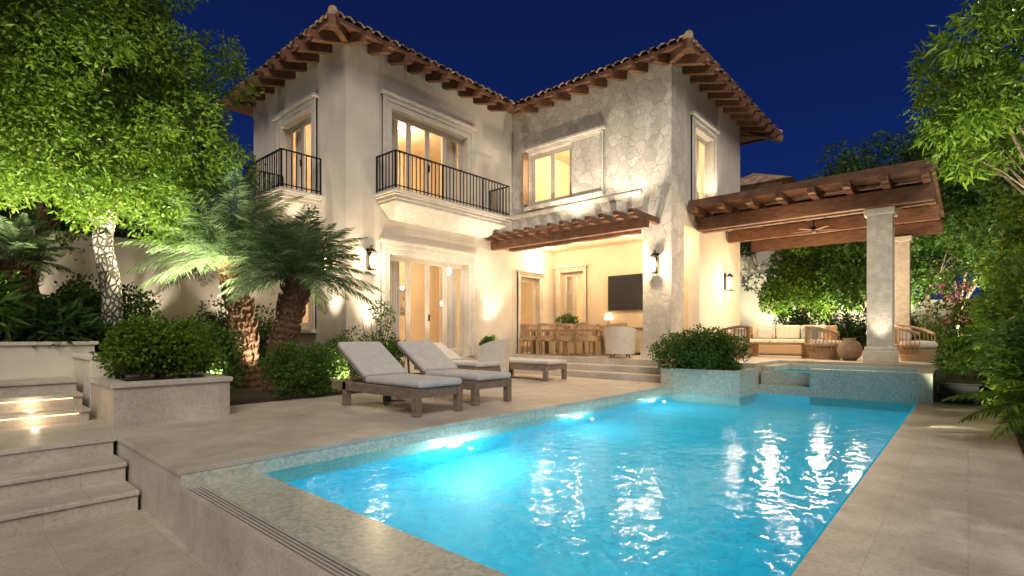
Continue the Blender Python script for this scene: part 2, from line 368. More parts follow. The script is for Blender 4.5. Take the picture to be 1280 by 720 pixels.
b=MB(); b.box(11.3,3.3,-.1,22.5,10.45,.45); b.box(13.1,-.3,-.1,22.5,3.3,.45); b.build('house_terrace','pave',kind='structure')
b=MB(); b.box(2.7,8.15,.0,6.18,10.44,.07); b.build('palm_bed','soil',kind='structure')
b=MB(); b.box(1.3,-3.5,-.6,24,-.43,-.12); b.build('right_bed','soil',kind='structure')
b=MB(); b.box(-7,9.8,.3,2.68,13.4,.86); b.box(2.68,10.46,0,6.19,13.4,.3); b.build('raised_bed','soil',kind='structure')
t=thing('terrace_steps','shallow travertine steps rising from pool deck to dining loggia','steps',(10.95,7,0))
for i,(x,z) in enumerate(((10.55,.15),(10.92,.30))):
    b=MB(); b.box(x,4.85,-.02 if i==0 else .14,11.31,10.44,z); b.build('step','coping',t,bevel=.012)
t=thing('garden_steps','lowest flight of pale steps up to the pool deck at bottom left','steps',(-2,6,-.55),)
for i in range(2):
    b=MB(); zt=-.55+.183*(i+1); b.box(-7,5.67+.45*i,-.62,1.27,6.6,zt-.045); b.box(-7,5.645+.45*i,zt-.045,1.275,6.6,zt); b.build('step','pave',t,bevel=.01)
t=thing('garden_steps','upper flight of pale steps with warm light strips beside the stone planter','steps',(-2,8.5,0))
for i in range(3):
    y=8.0+.4*i; z=.153*(i+1)
    b=MB(); b.box(-7,y+.03,-.02,1.30,y+.46 if i<2 else 9.79,z-.045); b.box(-7,y,z-.045,1.305,y+.46 if i<2 else 9.79,z); st=b.build('step','pave',t,bevel=.008)
    if i<2:
        b=MB(); b.box(-.6,y+.012,z-.058,1.2,y+.025,z-.047); b.build('light_strip','strip',st)
b=MB(); b.box(-7,9.6,.3,1.62,9.8,.9); b.box(-7.0,9.56,.9,1.66,9.84,.95); tag(b.build('retaining_wall','stucco',bevel=.01),'low rendered retaining wall behind the upper steps on the left','wall')
t=thing('stone_planter','square travertine planter box beside the pool deck steps holding a leafy shrub','planter',(2,7.8,0))
b=MB(); x0,x1,y0,y1=1.38,2.6,7.2,8.42
b.box(x0,y0,0,x1,y0+.12,.44); b.box(x0,y1-.12,0,x1,y1,.44); b.box(x0,y0+.12,0,x0+.12,y1-.12,.44); b.box(x1-.12,y0+.12,0,x1,y1-.12,.44); b.build('planter_wall','pave',t)
b=MB(); b.box(x0-.03,y0-.03,.44,x1+.03,y0+.16,.5); b.box(x0-.03,y1-.16,.44,x1+.03,y1+.03,.5); b.box(x0-.03,y0+.16,.44,x0+.16,y1-.16,.5); b.box(x1-.16,y0+.16,.44,x1+.03,y1-.16,.5); b.build('rim','coping',t,bevel=.01)
b=MB(); b.box(x0+.12,y0+.12,.1,x1-.12,y1-.12,.42); b.build('soil','soil',t)
b=MB(); b.box(1.38,8.44,0,1.62,9.59,.72); b.box(1.35,8.44,.72,1.66,9.59,.78); tag(b.build('retaining_wall','stucco',bevel=.01),'short side wall of the raised bed directly behind the stone planter','wall')
t=thing('garden_wall','tall rendered garden wall with uplights behind the left trees','wall',(0,13.6,0))
b=MB(); b.box(-14,13.5,-.6,6.19,13.8,3.0); b.build('wall_body','stucco',t)
b=MB(); b.box(-14,13.44,3.0,6.18,13.86,3.1); b.build('wall_cap','trim',t,bevel=.01)
for x in (-3,0.2,3.4):
    b=MB(); b.box(x,13.40,-.3,x+.4,13.49,2.98); b.build('pilaster','stucco',t)
# ------------------------------------------------------------------ pool
wz=-.155
b=MB(); X0,X1,Y0,Y1=1.92,11.3,.68,4.6; PB=-1.35
b.add([(X0,Y0,PB),(X1,Y0,PB),(X1,Y1,PB),(X0,Y1,PB)],[(0,1,2,3)])
b.add([(X0,Y0,PB),(X1,Y0,PB),(X1,Y0,wz-.003),(X0,Y0,wz-.003)],[(0,3,2,1)])
b.add([(X0,Y1,PB),(X1,Y1,PB),(X1,Y1,wz-.003),(X0,Y1,wz-.003)],[(0,1,2,3)])
b.add([(X0,Y0,PB),(X0,Y1,PB),(X0,Y1,wz-.003),(X0,Y0,wz-.003)],[(0,1,2,3)])
b.add([(X1,Y0,PB),(X1,Y1,PB),(X1,Y1,wz-.003),(X1,Y0,wz-.003)],[(0,3,2,1)])
pool=thing('swimming_pool','long rectangular pool of glowing turquoise water with mosaic overflow edge','swimming pool',(6,2.6,-.6))
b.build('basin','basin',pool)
b=MB(); b.add([(X0,Y0-.0,wz),(X1,Y0,wz),(X1,Y1,wz),(X0,Y1,wz)],[(0,1,2,3)]); b.build('water','water',kind='structure')
b=MB(); b.box(1.46,-.4,-.6,1.915,4.598,-.15); b.build('overflow_edge','mosaic',pool)
b=MB(); b.box(1.33,-.4,-.6,1.459,4.598,-.165); b.build('drain_channel','rib',pool)
b=MB(); b.box(1.285,-.4,-.62,1.329,4.57,-.15); b.build('outer_wall','coping',pool)
b=MB(); b.box(1.30,4.585,-.6,10.19,4.599,-.046); b.build('tile_band','mosaic',pool)
for x in (4.15,6.7,9.2):
    b=MB(); b.tube([(x,4.595,-.6),(x,4.57,-.6)],.14,20); l=b.build('pool_light','trim',pool)
    b=MB(); b.tube([(x,4.569,-.6),(x,4.555,-.6)],.10,20); b.build('lens','poollamp',l)
t=thing('tiled_planter','mosaic tiled planter block at the far pool corner under a round bush','planter',(10.75,4,-.2))
b=MB(); b.box(10.2,3.25,-1.5,10.34,4.84,.35); b.box(11.16,3.25,-1.5,11.30,4.84,.35); b.box(10.34,3.25,-1.5,11.16,3.39,.35); b.box(10.34,4.70,-.1,11.16,4.84,.35); b.build('planter_wall','mosaic',t)
b=MB(); b.box(10.34,3.39,0,11.16,4.70,.32); b.build('soil','soil',t)
t=thing('raised_spa','raised mosaic tiled spa at the far end of the pool','spa',(12.2,1.8,-.2))
b=MB(); b.box(11.3,.45,-1.5,11.55,2.3,.38); b.box(11.55,2.302,-1.5,11.8,3.25,.26); b.box(11.302,2.302,-1.5,11.548,3.25,.02); b.box(11.55,.45,-.5,13.1,.7,.38); b.box(11.8,3.05,-.5,13.1,3.29,.38); b.box(12.9,.7,-.5,13.1,3.05,.38); b.build('spa_wall','mosaic',t)
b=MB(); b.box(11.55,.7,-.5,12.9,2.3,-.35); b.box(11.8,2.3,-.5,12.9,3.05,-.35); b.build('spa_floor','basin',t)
b=MB(); b.add([(11.55,.7,.27),(12.9,.7,.27),(12.9,3.05,.27),(11.56,3.05,.27)],[(0,1,2,3)]); b.build('spa_water','water',kind='structure')
# ------------------------------------------------------------------ villa
ZE=7.6
villa=thing('villa','two storey cream villa with fieldstone wing, timber eaves and tiled roof','house',(9,10.45,0))
def wpanel(name,axis,c,a0,a1,z0,z1,ops,th,mat):
    A=sorted({a0,a1,*[o[0] for o in ops],*[o[1] for o in ops]}); Z=sorted({z0,z1,*[o[2] for o in ops],*[o[3] for o in ops]})
    def P(a,n,z): return (a,c-n,z) if axis=='Y' else (c-n,a,z)
    def void(i,j):
        if i<0 or j<0 or i>=len(A)-1 or j>=len(Z)-1: return True
        ma=(A[i]+A[i+1])/2; mz=(Z[j]+Z[j+1])/2
        return any(o[0]<ma<o[1] and o[2]<mz<o[3] for o in ops)
    b=MB()
    for i in range(len(A)-1):
        for j in range(len(Z)-1):
            if void(i,j): continue
            l,h,p,q=A[i],A[i+1],Z[j],Z[j+1]
            b.add([P(l,0,p),P(h,0,p),P(h,0,q),P(l,0,q)],[(0,1,2,3)]); b.add([P(l,-th,p),P(h,-th,p),P(h,-th,q),P(l,-th,q)],[(3,2,1,0)])
            if void(i-1,j): b.add([P(l,0,p),P(l,0,q),P(l,-th,q),P(l,-th,p)],[(0,1,2,3)])
            if void(i+1,j): b.add([P(h,0,p),P(h,0,q),P(h,-th,q),P(h,-th,p)],[(3,2,1,0)])
            if void(i,j-1): b.add([P(l,0,p),P(h,0,p),P(h,-th,p),P(l,-th,p)],[(3,2,1,0)])
            if void(i,j+1): b.add([P(l,0,q),P(h,0,q),P(h,-th,q),P(l,-th,q)],[(0,1,2,3)])
    return b.build(name,mat,villa)
WT=7.78
OA=[(7.35,9.95,.45,3.0),(7.4,9.9,4.35,6.5)]
wpanel('wall','Y',10.45,6.2,11.85,-.3,WT,OA,.3,'stucco')
wpanel('wall','Y',10.452,11.86,14.0,.3,3.84,[(12.2,13.15,.45,2.85)],.3,'stucco')
OL=[(11.95,13.6,4.4,6.5),(11.9,12.9,1.2,2.8)]
wpanel('wall','X',6.2,10.75,15.4,-.3,WT,OL,.3,'stucco')
OB=[(8.25,9.8,4.85,6.4)]
wpanel('stone_wall','X',11.85,5.35,10.44,3.85,WT,OB,.3,'stone')
wpanel('stone_wall','Y',5.352,12.15,12.62,3.85,WT,[],.3,'stone')
OR=[(13.35,14.6,4.5,6.5)]
wpanel('wall','Y',5.40,12.62,17.0,3.85,WT,OR,.3,'stucco')
wpanel('wall','Y',5.40,13.7,17.0,.44,3.848,[],.3,'stucco')
wpanel('wall','X',14.0,5.71,10.45,.44,3.80,[(9.3,10.2,1.2,3.1)],.25,'inner')
b=MB(); b.box(11.85,5.355,.44,12.6,6.1,3.848); b.build('column','stone',villa)
b=MB(); b.box(11.80,5.305,.44,12.65,6.15,.62); b.build('column_base','trim',villa,bevel=.01)
b=MB(); b.box(16.7,5.72,0,17,15.1,WT); b.build('rear_wall','stucco',villa)
b=MB(); b.box(6.52,15.1,0,17,15.4,WT); b.build('rear_wall','stucco',villa)
b=MB(); b.box(6.52,10.77,3.55,16.68,15.08,4.3); b.box(12.16,5.73,3.9,16.68,10.76,4.3); b.build('floor_slab','inner',villa)
b=MB(); b.box(11.88,5.72,3.80,13.98,10.43,3.84); b.box(12.6,5.36,3.80,13.69,5.72,3.845); b.build('loggia_ceiling','inner',villa)
b=MB(); b.box(6.52,10.77,7.0,16.68,15.08,7.1); b.box(12.16,5.73,7.0,16.68,10.76,7.1); b.build('upper_ceiling','inner',villa)
b=MB(); b.box(6.52,10.77,.3,16.68,15.08,.44); b.build('inner_floor','pave',villa)
b=MB(); b.box(6.52,13.6,.45,11.9,13.8,3.55); b.box(6.52,14.0,4.3,11.9,14.2,7.0); b.box(11.9,10.77,4.3,12.1,14.2,7.0); b.box(11.9,10.77,.45,12.1,13.8,3.55); b.box(16.0,5.73,4.3,16.2,15.0,7); b.box(12.16,10.5,4.3,16,10.7,7); b.box(16.0,5.73,.45,16.2,15,3.79); b.build('inner_wall','inner',villa)
def opening(kind,axis,c,a0,a1,z0,z1,leaves,rows=1,rec=.14,sur=.2,suro=None,label=None,fm='frame',proud=.05):
    def bx(b,l,h,n0,n1,p,q):
        if axis=='Y': b.box(l,c-n1,p,h,c-n0,q)
        else: b.box(c-n1,l,p,c-n0,h,q)
    b=MB(); w=.06; n0,n1=-rec-.06,-rec
    bx(b,a0+.002,a0+w,n0,n1,z0,z1-.002); bx(b,a1-w,a1-.002,n0,n1,z0,z1-.002); bx(b,a0+w,a1-w,n0,n1,z1-w,z1-.002)
    if kind=='window': bx(b,a0+w,a1-w,n0,n1,z0,z0+w)
    W=(a1-a0-2*w)/leaves; pb=MB(); hs=[]
    for i in range(leaves):
        l=a0+w+i*W+.004; h=l+W-.008; zb=z0+(w if kind=='window' else .02); zt=z1-w-.004; m0,m1=-rec-.05,-rec-.008
        bx(b,l,l+.065,m0,m1,zb,zt); bx(b,h-.065,h,m0,m1,zb,zt); bx(b,l+.065,h-.065,m0,m1,zt-.07,zt); bx(b,l+.065,h-.065,m0,m1,zb,zb+(.09 if kind=='window' else .2))
        for r in range(1,rows):
            z=zb+(zt-zb)*r/rows; bx(b,l+.065,h-.065,m0+.008,m1-.004,z-.012,z+.012)
        bx(pb,l+.06,h-.06,-rec-.032,-rec-.028,zb+.05,zt-.05)
        if kind=='door' and (i==leaves//2): hb=MB(); bx(hb,l+.02,l+.04,-rec,-rec+.04,z0+.95,z0+1.12); hs.append(hb)
    o=b.build(kind,fm,villa,bevel=.004)
    if label: o['label']=label
    pb.build('pane','glass',o)
    for hb in hs: hb.build('handle','iron',o)
    if sur:
        s0,s1=suro or (a0,a1); f=MB()
        for (g,pr,ex) in ((sur,proud,0),(sur*.45,proud+.03,sur*.55)):
            bx(f,s0-g-ex,s0-ex-.001,0.001,pr,z0-(.0 if kind=='door' else .02),z1+g+ex); bx(f,s1+ex+.001,s1+g+ex,0.001,pr,z0-(.0 if kind=='door' else .02),z1+g+ex); bx(f,s0-ex,s1+ex,0.001,pr,z1+ex+.001,z1+g+ex)
        bx(f,s0-sur-.06,s1+sur+.06,0.001,proud+.09,z1+sur+.0015,z1+sur+.07)
        if kind=='window': bx(f,s0-sur,s1+sur,.001,proud+.08,z0-.12,z0-.021)
        f.build('surround','trim',o,bevel=.006)
    return o
opening('door','Y',10.45,7.35,9.95,.45,3.0,4,1,sur=.24,label='ground floor glazed door set facing the loungers')
opening('door','Y',10.45,7.4,9.9,4.35,6.5,4,1,sur=.26,label='tall glazed doors opening onto the wide balcony')
opening('door','Y',10.452,12.2,13.15,.45,2.85,1,1,sur=.14,label='single glazed door inside the dining loggia')
opening('door','X',6.2,11.95,13.6,4.4,6.5,2,1,sur=.24,label='glazed doors onto the small side balcony')
opening('window','X',6.2,11.9,12.9,1.2,2.8,2,2,sur=.14,label='small ground floor window behind the palms')
opening('window','X',11.85,8.25,9.8,4.85,6.4,2,1,sur=.08,suro=(7.3,9.86),label='upper window in the fieldstone wall',proud=.035)
opening('window','Y',5.40,13.35,14.6,4.5,6.5,2,1,sur=.24,label='upper window on the right side wall')
opening('window','X',14.0,9.3,10.2,1.2,3.1,2,3,sur=.14,label='paned window at the back of the loggia')
b=MB(); b.box(11.58,9.80,4.88,11.84,9.84,6.38); b.build('shutter','oak',villa,bevel=.005)
b=MB(); b.box(11.78,6.12,4.55,11.845,10.43,4.66); b.build('string_course','trim',villa,bevel=.01)
# roof
th=math.tan(R(17))
def hiproof(x0,x1,y0,y1,sides):
    hw=min(x1-x0,y1-y0)/2; ext=.06
    Vs=[];Fs=[];nv=0
    for side in sides:
        L=(x1-x0) if side in 'SN' else (y1-y0)
        nc=int(L/.23)*8; us=np.linspace(0,L,nc+1); run=np.minimum(np.minimum(us,L-us),hw)
        nr=int(hw/.38); prof=np.abs(np.sin(us/L*(nc/8)*math.pi)); ph=np.sqrt(prof)*.09
        rows=[]
        for j in range(nr+1):
            for lift in ((.0,) if j==0 else (-.0,.028)):
                r=np.minimum(j*hw/nr,run)
                r2=r-(ext if j==0 else 0); z=ZE+th*r2+ph*(r<run-.001)+ph*(r>=run-.001)*.6+(.028 if lift==0. and j==0 else lift)
                if side=='S': rows.append(np.stack([x0+us,y0+r2,z],1))
                if side=='N': rows.append(np.stack([x1-us,y1-r2,z],1))
                if side=='W': rows.append(np.stack([x0+r2,y1-us,z],1))
                if side=='E': rows.append(np.stack([x1-r2,y0+us,z],1))
        V=np.concatenate(rows); m=nc+1; k=len(rows)
        I=np.arange(k-1)[:,None]*m+np.arange(nc)[None]; F=np.stack([I,I+1,I+m+1,I+m],-1).reshape(-1,4)+nv
        Vs.append(V);Fs.append(F);nv+=len(V)
    return np.concatenate(Vs),np.concatenate(Fs)
V1,F1=hiproof(5.5,18.5,9.75,16.1,'SNWE'); V2,F2=hiproof(11.15,18.5,4.65,16.1,'SNWE')
roof=meshnp('roof',np.concatenate([V1,V2]),np.concatenate([F1,F2+len(V1)]),'tiles',villa)
for (cx,cy,dx,dy) in ((5.5,9.75,1,1),(11.15,4.65,1,1),(18.5,4.65,-1,1),(5.5,16.1,1,-1)):
    hc=MB()
    for i in range(9):
        r0=-.04+i*.36; r1=r0+.42
        hc.tube([(cx+dx*r0,cy+dy*r0,ZE+th*r0+.08),(cx+dx*r1,cy+dy*r1,ZE+th*r1+.05)],[.095,.07],10)
    hc.build('hip_cap','tiles',roof,smooth=False)
sb=MB()
def soff(p0,p1,q0,q1): sb.add([p0,p1,q1,q0],[(0,1,2,3)])
zi=ZE-.02; zj=ZE+th*.75-.02
soff((5.5,9.75,zi),(11.15,9.75,zi),(6.25,10.5,zj),(11.9,10.5,zj))
soff((5.5,9.75,zi),(5.5,16.1,zi),(6.25,10.5,zj),(6.25,15.4,zj))
soff((11.15,4.65,zi),(11.15,9.75,zi),(11.9,5.4,zj),(11.9,10.5,zj))
soff((11.15,4.65,zi),(18.5,4.65,zi),(11.9,5.4,zj),(17.8,5.4,zj))
soff((18.5,4.65,zi),(18.5,16.1,zi),(17.0,6.1,zj),(17.0,15.4,zj)); soff((5.5,16.1,zi),(18.5,16.1,zi),(6.25,15.4,zj),(17.8,15.4,zj))
sb.build('soffit','soffit',villa)
fb=MB(); fz0,fz1=ZE-.07,ZE+.015
fb.box(5.50,9.75,fz0,11.19,9.79,fz1); fb.box(5.50,9.79,fz0,5.54,16.1,fz1); fb.box(11.15,4.65,fz0,11.19,9.75,fz1); fb.box(11.19,4.65,fz0,18.5,4.69,fz1); fb.box(18.46,4.69,fz0,18.5,16.1,fz1)
fb.build('fascia','wood',villa)
def rafter(x,y,dx,dy,L=.98):
    b=MB(); s=-.10; z0=ZE-.14
    p0=(x+dx*s,y+dy*s,z0+th*s); p1=(x+dx*L,y+dy*L,z0+th*L)
    b.bar(p0,p1,.14,.21); 
    b.bar((x+dx*(s-.09),y+dy*(s-.09),z0+th*s+.035),(x+dx*(s+.02),y+dy*(s+.02),z0+th*s+.04),.137,.12)
    b.build('rafter','wood',villa,bevel=.008)
for i in range(9): rafter(6.25+i*.57,9.75,0,1)
for i in range(9): rafter(5.5,10.5+i*.6,1,0)
for i in range(8): rafter(11.15,5.45+i*.58,1,0)
for i in range(11): rafter(11.95+i*.6,4.65,0,1)
for (x,y,dx,dy) in ((5.5,9.75,.7071,.7071),(11.15,4.65,.7071,.7071),(18.5,4.65,-.7071,.7071)):
    b=MB(); b.bar((x-dx*.1,y-dy*.1,ZE-.14),(x+dx*1.25,y+dy*1.25,ZE-.14+th*.9),.15,.2); b.build('rafter','wood',villa,bevel=.008)
# balconies
def balcony(axis,c,a0,a1,z,dep,label):
    def P(a,n,zz): return (a,c-n,zz) if axis=='Y' else (c-n,a,zz)
    def bx(b,l,h,n0,n1,p,q):
        u=P(l,n0,p); v=P(h,n1,q); b.box(*u,*v)
    s=MB(); bx(s,a0,a1,.002,dep,z-.12,z); bx(s,a0-.04,a1+.04,.002,dep+.04,z-.08,z-.03)
    bx(s,a0+.06,a1-.06,.002,dep-.06,z-.20,z-.121); bx(s,a0+.10,a1-.10,.002,dep-.10,z-.27,z-.201)
    e0,e1=.13,.38; za,zb_=z-.271,z-.55
    pts=[P(a0+e0,dep-e0,za),P(a1-e0,dep-e0,za),P(a1-e0,.002,za),P(a0+e0,.002,za),P(a0+e1,.25,zb_),P(a1-e1,.25,zb_),P(a1-e1,.002,zb_),P(a0+e1,.002,zb_)]
    s.add(pts,[(0,1,2,3),(7,6,5,4),(0,4,5,1),(1,5,6,2),(3,7,4,0),(2,6,7,3)])
    o=s.build('balcony','trim',villa,bevel=.008); o['label']=label
    r=MB(); i=.05
    for (p,q) in (((a0+i,dep-i),(a1-i,dep-i)),((a0+i,0.01),(a0+i,dep-i)),((a1-i,0.01),(a1-i,dep-i))):
        for zz,wd,hh in ((z+.86,.05,.025),(z+.08,.03,.02)):
            r.bar(P(p[0],p[1],zz),P(q[0],q[1],zz),wd,hh)
        L=math.hypot(q[0]-p[0],q[1]-p[1]); n=max(3,int(L/.115))
        for k in range(n+1):
            f=k/n; a=p[0]+(q[0]-p[0])*f; nn=p[1]+(q[1]-p[1])*f; big=k%12==0
            w=.018 if big else .009
            bx(r,a-w,a+w,nn-w,nn+w,z,z+.86)
    r.build('railing','iron',o)
balcony('Y',10.45,6.95,10.9,4.36,.80,'wide stone balcony with black iron railing')
balcony('X',6.2,11.5,13.6,4.36,1.0,'small side balcony with black iron railing')
# porch pergola over loggia
pg=thing('porch_pergola','dark timber eyebrow pergola fixed under the fieldstone wall above the loggia','pergola',(11.2,8,3.6))
b=MB(); b.box(10.85,5.5,3.50,11.0,10.42,3.74); b.build('beam','wood',pg,bevel=.01)
b=MB(); b.box(11.66,6.12,3.56,11.84,10.42,3.84); b.build('beam','wood',pg,bevel=.01)
for i in range(13):
    y=5.65+i*.385; b=MB(); b.box(10.62,y,3.745,11.845,y+.13,3.90); b.box(10.48,y+.002,3.80,10.619,y+.128,3.895); b.build('rafter','wood',pg,bevel=.01)
# large pergola
pg=thing('pergola','large timber pergola on stone columns over the outdoor lounge','pergola',(15.7,3,.45))
for (x,y) in ((13.5,1.2),(17.8,1.2)):
    b=MB(); b.box(x,y,.45,x+.45,y+.45,3.62); c=b.build('column','colstone',pg)
    b=MB(); b.box(x-.07,y-.07,.45,x+.52,y+.52,.70); b.box(x-.04,y-.04,.70,x+.49,y+.49,.78); b.build('base','trim',c,bevel=.015)
    b=MB(); b.box(x-.05,y-.05,3.62,x+.50,y+.50,3.76); b.build('capital','trim',c,bevel=.015)
for x in (13.35,13.72,15.7,17.9):
    b=MB(); b.box(x,.50,3.765,x+.17,5.34,4.10); b.build('beam','wood',pg,bevel=.012)
for i in range(8):
    y=.55+i*.65; b=MB(); b.box(12.95,y,4.105,18.7,y+.14,4.27); b.box(12.70,y+.002,4.13,12.949,y+.138,4.25); b.build('rafter','wood',pg,bevel=.012)
for i in range(16):
    x=13.0+i*.36; b=MB(); b.box(x,.48,4.275,x+.335,5.34,4.33); b.build('roof_board','wood',pg,bevel=.006)
for i in range(14):
    x=13.95+i*.33; b=MB()
    for j in range(7): b.box(x,.692+j*.65,4.14,x+.11,1.198+j*.65,4.272)
    b.build('purlin','wood',pg)
b=MB(); b.box(12.80,.44,4.275,12.985,5.34,4.45); b.build('fascia','wood',pg,bevel=.01)
# ------------------------------------------------------------------ lights
KL=2.8
def plight(loc,e,c=(1,.75,.45),r=.08,k=None):
    l=bpy.data.lights.new('lamp','POINT'); l.energy=e*(k or KL); l.color=c; l.shadow_soft_size=r; o=bpy.data.objects.new('lamp',l); COL.objects.link(o); o.location=loc; return o
def slight(loc,tgt,e,ang=60,c=(1,.78,.5),bl=.6,r=.05):
    l=bpy.data.lights.new('spot','SPOT'); l.energy=e*KL; l.color=c; l.spot_size=R(ang); l.spot_blend=bl; l.shadow_soft_size=r; o=bpy.data.objects.new('spot',l); COL.objects.link(o); o.location=loc
    o.rotation_euler=(Vector(tgt)-Vector(loc)).to_track_quat('-Z','Y').to_euler(); return o
WARM=(1,.74,.46); NEU=(1,.87,.69)
for x,e in ((4.15,55),(6.7,22),(9.2,20)): plight((x,4.3,-.62),e,(.8,.97,1),.01,1.0)
plight((12.2,1.9,-.1),4,(.5,.9,1),.01,1)
plight((8.8,12.3,3.2),80,WARM,.2); plight((8.8,12.3,6.6),100,WARM,.2); plight((13.8,8.6,6.6),85,WARM,.2); plight((14.0,7,6.4),55,WARM,.2); plight((13,12,3.0),50,WARM,.2); plight((15,9.5,3.0),50,WARM,.2)
plight((7.5,13,2.6),30,WARM,.15)
def lantern(label,axis,c,a,z,e=22):
    t=thing('wall_lantern',label,'wall lantern',((a,c-.02,z) if axis=='Y' else (c-.02,a,z)),'lit lanterns on the villa walls')
    def P(u,n,zz): return (a+u,c-n,z+zz) if axis=='Y' else (c-n,a+u,z+zz)
    b=MB(); b.box(*P(-.06,.003,-.18),*P(.06,.025,.3)); b.build('back_plate','iron',t,bevel=.004)
    b=MB(); b.tube([P(0,.02,.2),P(0,.08,.34),P(0,.15,.36),P(0,.15,.27)],.011,8); b.build('bracket','iron',t)
    b=MB(); q=P(0,.15,0)
    for (u,w) in ((-.07,.08),(.07,.08),(-.07,.22),(.07,.22)): b.bar(P(u,w,-.2),P(u,w,.2),.012,.012,up=(1,0,0))
    b.lathe([(.11,-.22),(.11,-.2),(.03,-.195)],q,8); b.lathe([(.125,.2),(.05,.27),(.015,.29)],q,8); b.build('cage','iron',t)
    b=MB(); b.lathe([(.03,-.15),(.045,-.05),(.045,.08),(.02,.15)],q,12); b.build('bulb','bulb',t,smooth=True)
    plight(P(0,.36,.0),e,WARM,.06)
lantern('lit lantern on the fieldstone column facing the pool','X',11.85,5.73,2.75,28)
lantern('lit lantern on the smooth wall beneath the large pergola','Y',5.40,15.6,2.55,18)
lantern('lit lantern on cream wall left of the ground floor glazed doors','Y',10.45,6.78,2.75,17)
lantern('lit lantern on the side wall half hidden by palms','X',6.2,11.1,2.7,10)
k=0
for (x,y) in ((12.6,7.0),(12.6,8.6),(12.9,10.0),(13.3,6.2)):
    b=MB(); b.tube([(x,y,3.799),(x,y,3.79)],.06,16); tag(b.build('ceiling_light','down'),['round downlight nearest the stone column in loggia ceiling','round downlight above the middle of the dining table','round downlight in loggia ceiling nearest the glazed door','round downlight in loggia ceiling near the right side opening'][k],'ceiling light','loggia downlights'); k+=1
    plight((x,y,3.45),22,WARM,.1)
for p in ((15,4.0),(15,2.0),(17,3.2)): plight((p[0],p[1],2.4),52,WARM,.15)
plight((12.7,3.0,3.1),22,WARM,.1)
slight((6.75,9.9,.2),(6.75,10.4,7),300,50,NEU); slight((5.6,10.9,.4),(6.15,10.9,7),280,50,NEU); slight((5.3,14.2,.3),(6.1,14.2,7),190,60,NEU)
slight((10.6,9.6,.2),(11.2,10.4,7),200,60,NEU); slight((11.0,8.0,3.95),(11.75,8.0,7.5),70,120,NEU); slight((11.0,6.3,3.95),(11.8,6.3,7.5),70,100,NEU)
slight((10.4,6.5,1.0),(11.85,7.4,6.6),260,75,NEU); slight((9.4,8.4,.5),(9.6,10.4,6.2),150,75,NEU)
slight((10.9,5.0,.5),(11.8,5.6,7),240,55,NEU); slight((14.2,5.0,4.6),(14.2,5.4,7),45,110,NEU)
slight((8.6,9.2,.1),(8.6,10.4,5.0),80,90,NEU)
for x in (-1.2,1.0,3.0,4.8): slight((x,12.9,.95),(x,13.5,3.5),38,80,NEU)
slight((13.2,1.4,.5),(13.6,1.4,4),45,50,NEU)
YG=(1,.95,.68)
for (p,q,e) in (((3.1,9.4,1.2),(1.9,9.8,4.6),300),((.4,8.9,1.4),(1.2,9.6,4.6),230),((.5,10.9,1.4),(1.1,10.4,5),150),((1.9,8.2,1.3),(1.5,9.3,4.6),270)): slight(p,q,e,105,YG)
slight((1.5,8.9,.95),(1.9,10.2,2.2),14,50,NEU)
slight((4.9,8.3,.15),(4.4,8.8,2.2),110,90,NEU); slight((4.2,9.4,.15),(3.8,10.0,2.6),120,90,NEU); slight((3.0,9.0,.3),(3.6,9.8,2.6),110,90,NEU)
slight((8.0,-.3,1.9),(8.4,-.4,4.5),170,120,YG); slight((9.0,-.7,5.6),(5.6,.35,-.15),420,60,(1,.93,.78),.5,.02)
slight((10.6,.45,-.12),(11.4,-.8,1.4),60,110,YG); slight((8.6,.4,-.12),(9.4,-.8,1.0),40,110,YG); slight((13.0,-.1,.6),(13.6,-1.2,2.2),70,110,YG)
slight((21,3,.6),(23,3,5),650,110,YG); slight((20,.2,.6),(22,0,5),650,110,YG); slight((15,-.6,.3),(15.5,-1.6,4),260,110,YG); slight((21,5,.6),(24,6,5),420,100,YG); slight((19,-.9,.3),(20,-2,5),400,110,YG)
for x in (0,.8): plight((x,7.9,.06),.5,WARM,.02); plight((x,8.3,.22),.5,WARM,.02)
sun=bpy.data.lights.new('warm_fill','SUN'); sun.energy=2.35; sun.angle=R(40); sun.color=(1,.915,.80); so=bpy.data.objects.new('fill_sun',sun); COL.objects.link(so)  # added broad warm fill from behind the camera; the sky has no such source
so.rotation_euler=Vector((.54,.64,-.72)).to_track_quat('-Z','Y').to_euler()
w=bpy.data.worlds.new('World'); S.world=w; w.use_nodes=True; nt=w.node_tree; bg=nt.nodes['Background']
tc=nt.nodes.new('ShaderNodeTexCoord'); sx=nt.nodes.new('ShaderNodeSeparateXYZ'); nt.links.new(tc.outputs['Generated'],sx.inputs[0])
nt.links.new(ramp(nt,sx.outputs[2],[(0,(.008,.032,.16)),(.35,(.004,.015,.095)),(.7,(.003,.008,.046))]),bg.inputs[0]); bg.inputs[1].default_value=1
